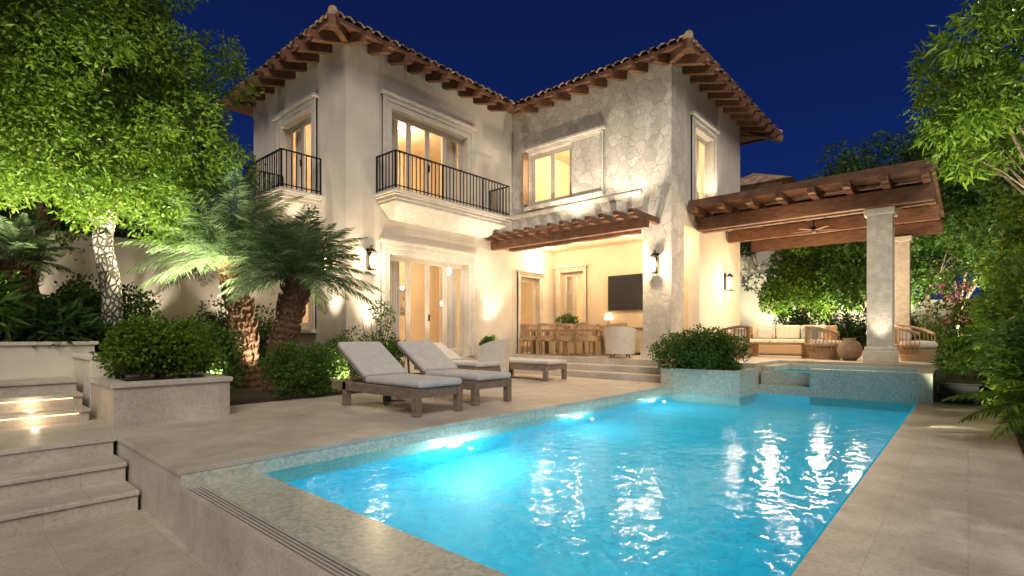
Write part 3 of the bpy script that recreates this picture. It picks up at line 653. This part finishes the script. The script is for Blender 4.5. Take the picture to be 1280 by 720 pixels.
# ------------------------------------------------------------------ furniture
def lounger(ang):
    lg=thing('sun_lounger','','sun lounger',(0,0,0),'teak sun loungers on the pool deck')
    for (x,y) in ((.0,0.03),(.71,.03),(.0,1.68),(.71,1.68)):
        b=MB(); b.box(x,y,0,x+.09,y+.10,.36); b.build('leg','teak',lg,bevel=.006)
    b=MB(); b.box(.0,.131,.23,.06,2.08,.36); b.box(.74,.131,.23,.80,2.08,.36); b.box(.091,.04,.24,.709,.09,.36); b.box(.061,2.03,.25,.739,2.08,.36)
    for i in range(11): b.box(.061,.14+i*.11,.33,.739,.22+i*.11,.352)
    b.build('frame','teak',lg,bevel=.005)
    Mx=Matrix.Translation((0,1.25,.355 if ang<1 else .37))@Matrix.Rotation(R(ang),4,'X')
    b=MB(); b.box(.04,0,.0,.76,.88,.035,Mx)
    if ang>1: b.bar((.2,1.85,.33),(.2,1.9,.74),.03,.03,up=(1,0,0)); b.bar((.6,1.85,.33),(.6,1.9,.74),.03,.03,up=(1,0,0))
    b.build('backrest','teak',lg,bevel=.005)
    b=MB(); b.box(.03,.0,.366,.77,1.24,.46); b.build('mattress','cushion',lg,bevel=.035)
    b=MB(); b.box(.03,.03,.037,.77,.9,.12,Mx); b.build('back_cushion','cushion',lg,bevel=.03)
    return lg
lg=lounger(32)
lg['label']='teak sun lounger with grey mattress nearest the camera'; lg.location=(4.05,5.15,0)
c=copy_tree(lg); c.location=(5.28,5.35,0); c['label']='teak sun lounger with grey mattress, second from the camera'
c=lounger(0); c.location=(9.1,7.0,0); c['label']='farthest grey sun lounger, laid flat beside the terrace steps'
c=lounger(25); c.location=(7.5,7.6,0); c['label']='grey sun lounger partly hidden behind the second lounger'
def tub(name,label,cat,loc,rz,shellmat,r=.42,h=.78,cush='cream_fabric',group=None,pil=None):
    t=thing(name,label,cat,(0,0,0),group)
    b=MB(); b.shell(r,.1,lambda f:h-.18*abs(2*f-1)**3,R(-20),R(200),.06,taper=.05); b.build('backrest',shellmat,t,smooth=False)
    b=MB(); b.lathe([(r*.82,.1),(r*.88,.30),(r*.86,.34)],(0,0,0),24); b.build('seat_base',shellmat,t)
    b=MB(); b.lathe([(r*.78,.341),(r*.84,.37),(r*.84,.42),(r*.74,.46),(.02,.465)],(0,-.02,0),24); b.build('seat_cushion',cush,t,smooth=True)
    for k in range(4):
        a=R(45+90*k); b=MB(); b.tube([(math.cos(a)*r*.6,math.sin(a)*r*.6,.12),(math.cos(a)*r*.72,math.sin(a)*r*.72,0)],[.022,.015],8); b.build('leg','teak',t)
    if pil:
        b=MB(); b.box(-.2,.12,.47,.2,.24,.78); b.build('pillow',pil,t,bevel=.05)
    t.location=loc; t.rotation_euler=(0,0,rz); return t
tub('tub_chair','pale round tub chair between the second and farthest loungers','armchair',(8.35,8.05,0),R(-150),'cream_fabric',.47,.95)
x,y=at(775,13.3); tub('tub_chair','cream tub armchair in the loggia just left of the fieldstone column','armchair',(x,y,.45),R(110),'cream_fabric',.42,.8)
t=thing('side_table','low round side table between the two nearest loungers','side table',(5.02,6.85,0)); b=MB(); b.lathe([(.2,0),(.2,.02),(.04,.04),(.04,.4),(.12,.42),(.12,.45)],(5.02,6.85,0),20); b.build('pedestal','trim',t)
# dining
TX,TY=12.6,8.85
t=thing('dining_table','long wooden dining table under the loggia ceiling','dining table',(TX,TY,.45))
b=MB(); b.box(TX-.5,TY-1.3,1.14,TX+.5,TY+1.3,1.2); b.build('tabletop','oak',t,bevel=.01)
for sx_ in (-.35,.35):
    for sy in (-1.1,1.1): b=MB(); b.box(TX+sx_-.05,TY+sy-.05,.45,TX+sx_+.05,TY+sy+.05,1.14); b.build('leg','oak',t,bevel=.005)
ch=thing('dining_chair','','dining chair',(0,0,0),'wicker chairs around the dining table')
b=MB(); b.box(-.24,-.24,.40,.24,.24,.45); b.build('seat','wicker',ch,bevel=.02)
b=MB(); b.box(-.21,-.22,.451,.21,.18,.50); b.build('cushion','cream_fabric',ch,bevel=.02)
b=MB(); b.shell(.29,.84,lambda f:.92-.06*abs(2*f-1)**2,R(-5),R(185),.035,c=(0,-.02,0),n=16); b.shell(.29,.44,lambda f:.56,R(-5),R(185),.03,c=(0,-.02,0),n=16)
for i in range(15):
    a=R(-5+190*i/14); b.tube([(.275*math.cos(a),.275*math.sin(a)-.02,.54),(.275*math.cos(a),.275*math.sin(a)-.02,.86)],.012,5)
b.build('backrest','wicker',ch)
for (x,y) in ((-.2,-.2),(.2,-.2),(-.2,.2),(.2,.2)): b=MB(); b.tube([(x,y,.41),(x*1.1,y*1.1,0)],[.02,.014],6); b.build('leg','wicker',ch)
spots=[]
ords=['nearest the column','second from the column','third from the column','farthest from the column']
for i in range(4): spots.append((TX-.68,TY-1.0+i*.66,R(90),'wicker dining chair on pool side of table, '+ords[i]))
for i in range(4): spots.append((TX+.72,TY-1.0+i*.66,R(-90),'wicker dining chair on wall side of table, '+ords[i]))
spots.append((TX,TY-1.6,R(180),'wicker dining chair at the table end by the column')); spots.append((TX-.1,TY+1.35,0,'wicker dining chair at the table end by the glazed door'))
for i,(x,y,rz,lab) in enumerate(spots):
    c=ch if i==0 else copy_tree(ch); c.location=(x,y,.45); c.rotation_euler=(0,0,rz+random.uniform(-.15,.15)); c['label']=lab
t=thing('vase','small vase of green leaves on the dining table','vase',(TX,TY+.1,1.2)); b=MB(); b.lathe([(.06,0),(.1,.08),(.06,.2),(.07,.24)],(TX,TY+.1,1.2),14); b.build('vase_body','clay',t,smooth=True)
V,F=leafcloud([(TX,TY+.1,1.50,.15),(TX,TY-.12,1.46,.13),(TX,TY+.32,1.46,.12)],600,.09,.04); meshnp('foliage',V,F,'leaf_green',t)
t=thing('television','flat black television on the loggia back wall','television',(13.98,7.6,1.8)); b=MB(); b.box(13.93,6.85,1.78,13.995,8.35,2.85); b.build('bezel','black',t,bevel=.005); b=MB(); b.box(13.925,6.88,1.81,13.929,8.32,2.82); b.build('screen','black',t)
t=thing('console_cabinet','pale low console cabinet below the television','cabinet',(13.8,7.6,.45)); b=MB(); b.box(13.6,6.8,.52,13.99,8.4,1.2); b.build('body','trim',t,bevel=.01); b=MB(); b.box(13.57,6.77,1.2,13.99,8.43,1.25); b.build('top','teak',t); 
for i in range(4): b=MB(); b.box(13.58,6.83+i*.4,.55,13.598,7.2+i*.4,1.17); b.build('cabinet_door','frame',t,bevel=.004)
LS=flat('lamp_shade',(.9,.75,.5),.7,0,3,(1,.75,.45))
for (yy,lab) in ((6.95,'cream lamp on the right end of the console cabinet'),(8.25,'cream lamp on the left end of the console cabinet')):
    t=thing('table_lamp',lab,'lamp',(13.8,yy,1.25),'lamps on the console cabinet'); b=MB(); b.lathe([(.07,0),(.08,.1),(.02,.2),(.02,.28)],(13.8,yy,1.25),12); b.build('lamp_base','clay',t,smooth=True); b=MB(); b.lathe([(.13,.25),(.09,.45)],(13.8,yy,1.25),14); b.build('lamp_shade',LS,t)
# lounge
SX,SY=16.5,3.95
t=thing('sofa','wide cream outdoor sofa under the pergola','sofa',(SX,SY,.45))
b=MB(); b.box(SX-.45,SY-1.2,.5,SX+.45,SY+1.2,.75); b.build('base','wicker',t,bevel=.02)
b=MB(); b.box(SX+.3,SY-1.2,.751,SX+.46,SY+1.2,1.3); b.build('backrest','wicker',t,bevel=.03)
for s in (-1,1): b=MB(); b.box(SX-.45,SY+s*1.1-.1,.751,SX+.299,SY+s*1.1+.1,1.08); b.build('armrest','wicker',t,bevel=.03)
for i in range(3): b=MB(); b.box(SX-.45,SY-.98+i*.66,.752,SX+.15,SY-.34+i*.66,.92); b.build('seat_cushion','cream_fabric',t,bevel=.04); b=MB(); b.box(SX+.12,SY-.98+i*.66,.921,SX+.298,SY-.34+i*.66,1.32); b.build('back_cushion','cream_fabric',t,bevel=.05)
for (yy,m,lab) in ((3.35,'blue_fabric','pale blue pillow at the right end of the cream sofa'),(4.55,'cushion','grey pillow at the left end of the cream sofa')):
    b=MB(); b.box(SX-.05,yy-.2,.925,SX+.1,yy+.2,1.25); tag(b.build('pillow',m,bevel=.06),lab,'pillow')
t=thing('coffee_table','low slatted wooden coffee table in front of the cream sofa','coffee table',(14.9,3.7,.45)); b=MB()
for i in range(6): b.box(14.6+i*.11,3.0,.80,14.69+i*.11,4.5,.84)
b.build('tabletop','oak',t,bevel=.004)
for s in (3.05,4.35): b=MB(); b.box(14.6,s,.45,15.25,s+.1,.80); b.build('leg','oak',t,bevel=.005)
def ballchair(label,loc,rz,mat,r=.5,pil='cream_fabric'):
    t=thing('wicker_armchair',label,'armchair',(0,0,0),'round wicker armchairs under the pergola')
    b=MB()
    for i in range(22):
        a=R(-30+240*i/21); k=.80-.20*abs(2*i/21-1)**2
        b.tube([(r*.75*math.cos(a),r*.75*math.sin(a),.12),(r*1.02*math.cos(a),r*1.02*math.sin(a),.36),(r*.98*math.cos(a),r*.98*math.sin(a),k)],.011,5)
    for z,q in ((.12,.75),(.36,1.02)):
        b.tube([(r*q*math.cos(R(-30+240*i/20)),r*q*math.sin(R(-30+240*i/20)),z) for i in range(21)],.02,6)
    b.tube([(r*.98*math.cos(R(-30+240*i/20)),r*.98*math.sin(R(-30+240*i/20)),.80-.20*abs(2*i/20-1)**2) for i in range(21)],.035,8)
    b.build('backrest',mat,t)
    b=MB(); b.lathe([(r*.72,.0),(r*.78,.1),(r*.85,.28),(r*.3,.30)],(0,0,0),24); b.build('seat_base',mat,t)
    b=MB(); b.lathe([(r*.78,.30),(r*.86,.34),(r*.84,.41),(r*.7,.45),(.02,.46)],(0,-.03,0),24); b.build('seat_cushion','cream_fabric',t,smooth=True)
    b=MB(); b.box(-.22,.18,.47,.22,.30,.76); b.build('pillow',pil,t,bevel=.05)
    t.location=loc; t.rotation_euler=(0,0,rz)
x,y=at(1032,12.6); ballchair('round open wicker armchair with pale blue pillow beside the stone column',(x,y,.45),R(20),'wicker',.43,'blue_fabric')
x,y=at(914,13.2); ballchair('round dark wicker armchair behind the bushy planter',(x,y,.45),R(160),'wicker_d',.42)
x,y=at(1146,11.6); ballchair('round open wicker armchair to the right of the stone column',(x,y,.45),R(-20),'wicker',.40)
def vase(label,px,d,s,z=.45):
    x,y=at(px,d); b=MB(); b.lathe([(.13*s,0),(.24*s,.12*s),(.27*s,.28*s),(.2*s,.44*s),(.12*s,.5*s),(.15*s,.54*s),(.12*s,.541*s),(.09*s,.5*s)],(0,0,0),24); o=b.build('clay_urn','clay',smooth=True); o.location=(x,y,z); tag(o,label,'urn','clay urns under the pergola')
vase('large round clay urn just left of the stone column',1062,11.9,.95); vase('smaller clay urn behind the large round urn',1046,13.9,.8)
t=thing('ceiling_fan','wooden ceiling fan hanging under the large pergola','ceiling fan',(15.2,3.0,3.6)); b=MB(); b.tube([(15.2,3,4.1),(15.2,3,3.8)],.015,8); b.build('downrod','iron',t); b=MB(); b.lathe([(.03,.1),(.08,.06),(.08,-.01),(.04,-.04)],(15.2,3,3.75),16); b.build('motor','iron',t,smooth=True)
for k in range(5):
    a=R(72*k+10); b=MB(); b.bar((15.2+.08*math.cos(a),3+.08*math.sin(a),3.75),(15.2+.55*math.cos(a),3+.55*math.sin(a),3.75),.10,.012); b.build('blade','wood',t)
# inside furnishing
t=thing('bookcase','lit bookcase seen through the ground floor glazed doors','bookcase',(8.2,13.4,.45)); b=MB(); b.box(7.3,13.56,.45,9.1,13.59,2.9)
for i in range(6): b.box(7.3,13.25,.45+i*.48,9.1,13.56,.49+i*.48)
b.box(7.25,13.25,.45,7.3,13.59,2.93); b.box(9.1,13.25,.45,9.15,13.59,2.93); b.build('carcass','oak',t)
b=MB()
for i in range(5):
    xx=7.32
    while xx<9.0:
        w_=random.uniform(.03,.06); 
        if random.random()<.7: b.box(xx,13.3,.491+i*.48,xx+w_-.004,13.5,.49+i*.48+random.uniform(.2,.36))
        xx+=w_
b.build('books','books',t)
for (axis,c,a0,a1,z0,z1,lab) in (('Y',10.85,7.4,7.95,.46,2.95,'cream curtain at left of the ground floor glazed doors'),('Y',10.85,9.3,9.9,.46,2.95,'cream curtain at right of the ground floor glazed doors'),('Y',10.85,7.4,7.9,4.32,6.6,'cream curtain at left of the wide balcony doors'),('Y',10.85,9.35,9.9,4.32,6.6,'cream curtain at right of the wide balcony doors'),('X',12.25,8.25,8.6,4.4,6.6,'cream curtain at the right of the fieldstone wall window'),('X',6.6,13.1,13.6,4.4,6.6,'cream curtain behind the small side balcony doors'),('X',14.35,9.95,10.25,1.0,3.2,'cream curtain behind the paned loggia window')):
    n=60; b=MB(); vs=[]
    for i in range(n+1):
        a=a0+(a1-a0)*i/n; o=.035*math.sin(i*.75)+.012*math.sin(i*.3)
        for z in (z0,z1): vs.append((a,c+o,z) if axis=='Y' else (c+o,a,z))
    b.add(vs,[(2*i,2*i+2,2*i+3,2*i+1) for i in range(n)]); tag(b.build('curtain','curtain',smooth=True),lab,'curtain')
for (x0_,x1_,y_,z0_,z1_,lab) in ((9.6,10.3,13.585,1.7,2.5,'framed picture beside the bookcase in the ground floor room'),(8.2,9.2,13.985,5.2,6.1,'framed picture on back wall of the balcony room')):
    t=thing('picture',lab,'picture',(x0_,y_,z0_)); b=MB(); b.box(x0_,y_-.03,z0_,x1_,y_,z1_); b.build('frame','teak',t); b=MB(); b.box(x0_+.05,y_-.034,z0_+.05,x1_-.05,y_-.031,z1_-.05); b.build('print','art',t)
t=thing('black_planter_box','black rectangular planter box at far right end of the pool walkway','planter',(12.1,.15,-.15)); b=MB(); b.box(11.8,-.15,-.149,12.5,.38,.18); b.build('box','pot',t,bevel=.01); b=MB(); b.box(11.76,-.19,.18,12.54,.42,.21); b.build('rim','pot',t,bevel=.008)
V,F=leafcloud(clumps((12.15,.1,.65),(.35,.3,.45),14,.18),1800,.16,.03,.1); meshnp('foliage',V,F,'leaf_green',t)
# ------------------------------------------------------------------ vegetation
ex=clumps((.6,9.3,3.0),(1.2,1.0,.6),16,.32,1,-1)+clumps((2.9,9.9,3.3),(.7,.6,.7),9,.3,1,-1)+clumps((1.7,9.7,3.7),(1.1,1.0,.8),26,.33,1,-1)+clumps((.6,8.6,5.2),(1.4,.9,1.3),26,.34,1,-1)
tree('uplit_tree','big uplit lime green tree with pale trunk filling the left side',(1.9,10.2,.86),(1.6,9.8,4.7),(2.1,1.9,2.3),80000,.085,.036,'leaf_lime','bark',.18,10,130,.40,fork=.48,low=-.8,shell=1,lean=(.12,.2),upl=4.5,extra=ex)
x,y=at(45,9.6); tree('dark_tree','shaded green tree behind the big uplit tree on the far left',(x,y,.86),(x,y,4.6),(1.8,1.8,2.6),22000,.11,.05,'leaf_green','dbark',.12,8,50,.6,low=-.8)
palm('small feathery palm nearest the glazed doors, right of the pair',(4.0,9.15,.05),(4.35,8.85,2.05),74,1.4,.17)
palm('small feathery palm left of the pair with leaning brown trunk',(4.05,10.1,.05),(3.65,10.05,2.4),74,1.8,.18)
palm('small feathery palm in deep shade behind the pale tree trunk',(1.0,12.2,.86),(1.0,12.2,2.3),26,.9)
for (x,y,h,lab) in ((-.6,12.5,1.1,'dark leafy shrub against the garden wall at far left'),(2.2,12.7,1.0,'dark leafy shrub against the garden wall behind the pale trunk'),(4.6,12.4,1.3,'tall dark shrub against the garden wall beside the villa')):
    shrub('leafy_shrub',lab,'shrub',(x,y,.3 if x>2.6 else .86),(1.0,.7,h),6000,.1,.05,'leaf_green',36,.32,low=-.9,shell=1)
shrub('leafy_shrub','bright leafy shrub spilling over the square travertine planter','shrub',(1.98,7.85,.42),(.60,.60,.78),8500,.065,.036,'leaf_lime',40,.19)
shrub('leafy_shrub','dark green shrub between the travertine planter and the palms','shrub',(2.95,9.15,.05),(.6,.5,1.0),6000,.07,.04,'leaf_green',30,.25)
for i,(x,y,lab) in enumerate(((4.05,8.35,'clipped green hedge bush at the left, under the palms'),(4.8,8.5,'clipped green hedge bush at the right, near the first lounger'))):
    shrub('hedge_bush',lab,'hedge',(x,y,.05),(.6,.42,.72),8000,.05,.026,'leaf_green',44,.18,low=-.9,shell=1)
shrub('fern','broad leafy fern cluster at far left above the retaining wall','fern',(.0,10.2,.86),(1.1,.8,.9),3500,.28,.06,'leaf_green',20,.3,droop=.3)
shrub('fern','low dark fern behind the travertine planter on the raised bed','fern',(1.3,9.95,.86),(.6,.4,.45),2200,.22,.05,'leaf_dark',14,.22,droop=.3)
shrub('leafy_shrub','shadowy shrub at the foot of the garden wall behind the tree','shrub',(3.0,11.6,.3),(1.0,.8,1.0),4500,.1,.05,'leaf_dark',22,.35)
shrub('leafy_shrub','loose sprawling shrub by the cream wall left of the ground floor doors','shrub',(6.4,9.6,.0),(.7,.5,1.5),3000,.07,.035,'leaf_green',22,.22,low=-.9,shell=1)
for i,(x,y,lab) in enumerate(((7.1,9.9,'small potted plant left of ground floor glazed doors'),(10.3,9.9,'small potted plant right of ground floor glazed doors'))):
    t=thing('potted_plant',lab,'potted plant',(x,y,0)); b=MB(); b.lathe([(.16,0),(.24,.3),(.26,.42),(.23,.43)],(x,y,0),18); b.build('pot','clay',t,smooth=True); V,F=leafcloud(clumps((x,y,.7),(.28,.28,.3),12,.14),1500,.08,.04); meshnp('foliage',V,F,'leaf_green',t)
shrub('round_bush','dense rounded bush on the tiled planter at far pool corner','bush',(10.72,4.25,.30),(.66,.82,.76),14000,.06,.036,'leaf_green',56,.22,low=-.6,shell=1)
tree('overhanging_tree','near tree with drooping yellow green leaves at the upper right',(9.6,-1.5,-.12),(8.5,-.45,4.3),(1.5,1.1,1.35),13000,.14,.032,'leaf_lime','dbark',.09,9,44,.32,low=-1,droop=.5,shell=1)
def fernbush(label,c,nf,Lf,mat='leaf_green'):
    t=thing('feathery_fern',label,'fern',c,'feathery ferns lining the right walkway'); V,F,st=fronds(Vector(c)+Vector((0,0,.1)),nf,Lf,85,15,70,.012,.22,.2); f=meshnp('foliage',V,F,mat,t); st.build('frond_stem',mat,f)
for i,(x,y,rr,h,mt,lab) in enumerate(((12.8,-.75,.75,2.2,'leaf_green','tall feathery shrub at the far end of the walkway hedge'),(11.2,-.85,.7,2.1,'leaf_lime','dense feathery shrub second from the far end of the walkway'),(9.7,-.95,.65,1.9,'leaf_lime','feathery shrub third from the far end of the walkway'),(8.2,-.95,.6,1.6,'leaf_green','low leafy shrub nearest the camera along the walkway'))):
    shrub('feathery_shrub',lab,'shrub',(x,y,-.12),(rr,rr*.85,h),12000,.11,.032,mt,54,.28,'feathery shrubs lining the right walkway',low=-.9,droop=.3,shell=1)
fernbush('arching feathery fern at the far end of the right walkway',(11.9,-.6,.7),50,1.05,'leaf_lime')
fernbush('arching feathery fern in the middle of the right walkway hedge',(10.0,-.65,.6),50,1.05,'leaf_lime')
fernbush('arching feathery fern nearest the camera beside the right walkway',(7.9,-.75,.1),44,1.0,'leaf_lime')
bt=[((25,3.0,-.5),6.6,2.2,'leaf_green','tall background tree rising above the middle of the pergola'),((24.5,6.6,-.5),5.2,2.0,'leaf_dark','background tree closest to the villa beyond the pergola'),((21.5,2.6,.4),3.3,1.5,'leaf_green','lit tree seen beneath the pergola between its columns'),((22,4.7,.4),3.1,1.4,'leaf_lime','bright lit tree seen beneath the pergola left part'),((20.5,.2,-.5),4.2,2.0,'leaf_green','leafy tree directly right of the pergola'),((17.5,-1.7,-.5),4.0,1.8,'leaf_green','bushy tree right of pergola nearer the walkway'),((27,-.5,-.5),6.4,2.8,'leaf_green','tall pale tree at far right background'),((15,-1.7,-.5),2.8,1.3,'leaf_lime','small bright tree beside the walkway hedge'),((23,-3,-.5),5.6,2.6,'leaf_green','dense green tree at the right edge of the garden'),((22.5,1.0,-.5),5.6,2.0,'leaf_green','leafy tree rising just above the right end of the pergola')]
for (bs,hc_,rr,mt,lab) in bt:
    tree('garden_tree',lab,bs,(bs[0],bs[1],hc_),(rr,rr,rr*1.1),14000,.16,.08,mt,'dbark',.1,7,66,rr*.27,'trees behind and beside the pergola',low=-.9,shell=1,fork=.5)
for i,(x,y,lab) in enumerate(((20.3,4.4,'low hedge bush behind the cream sofa'),(20.3,3.0,'low hedge bush behind the wicker armchair'),(20.3,1.6,'low hedge bush behind the stone column'))):
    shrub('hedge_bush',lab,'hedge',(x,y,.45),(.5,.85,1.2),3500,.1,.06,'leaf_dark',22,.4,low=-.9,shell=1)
t=shrub('flowering_shrub','shrub with pink blossom right of the stone column','shrub',(17.4,.2,.0),(.8,.6,2.4),4000,.1,.05,'leaf_green',26,.35,low=-.9,shell=1)
V,F=leafcloud(clumps((17.3,.2,1.8),(.85,.65,1.0),20,.12),220,.08,.07); meshnp('blossom',V,F,'petal',t)
b=MB(); b.box(24,-6,-.6,24.3,9,2.3); tag(b.build('garden_wall','stucco'),'low rendered boundary wall behind the pergola planting','wall')
for i,(x,y,h,lab) in enumerate(((-4,16,4.5,'dark tree beyond the garden wall at far left'),(0,16.5,4.2,'dark tree beyond the garden wall behind the uplit crown'),(3.6,17,3.6,'dark tree beyond the garden wall beside the villa'))):
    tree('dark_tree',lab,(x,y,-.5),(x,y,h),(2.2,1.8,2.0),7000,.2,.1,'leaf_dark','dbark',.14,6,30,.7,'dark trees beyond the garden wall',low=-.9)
t=thing('distant_house','small distant house with tiled roof behind the villa','house',(24.5,7,0)); b=MB(); b.box(23.5,5.8,-.6,27,8.6,7.4); b.build('wall','stucco',t)
b=MB(); b.add([(23,5.3,7.4),(27.5,5.3,7.4),(27.5,9.1,7.4),(23,9.1,7.4),(24.6,7.2,8.3),(25.9,7.2,8.3)],[(0,1,5,4),(1,2,5),(2,3,4,5),(3,0,4),(0,3,2,1)]); b.build('roof','tiles',t)
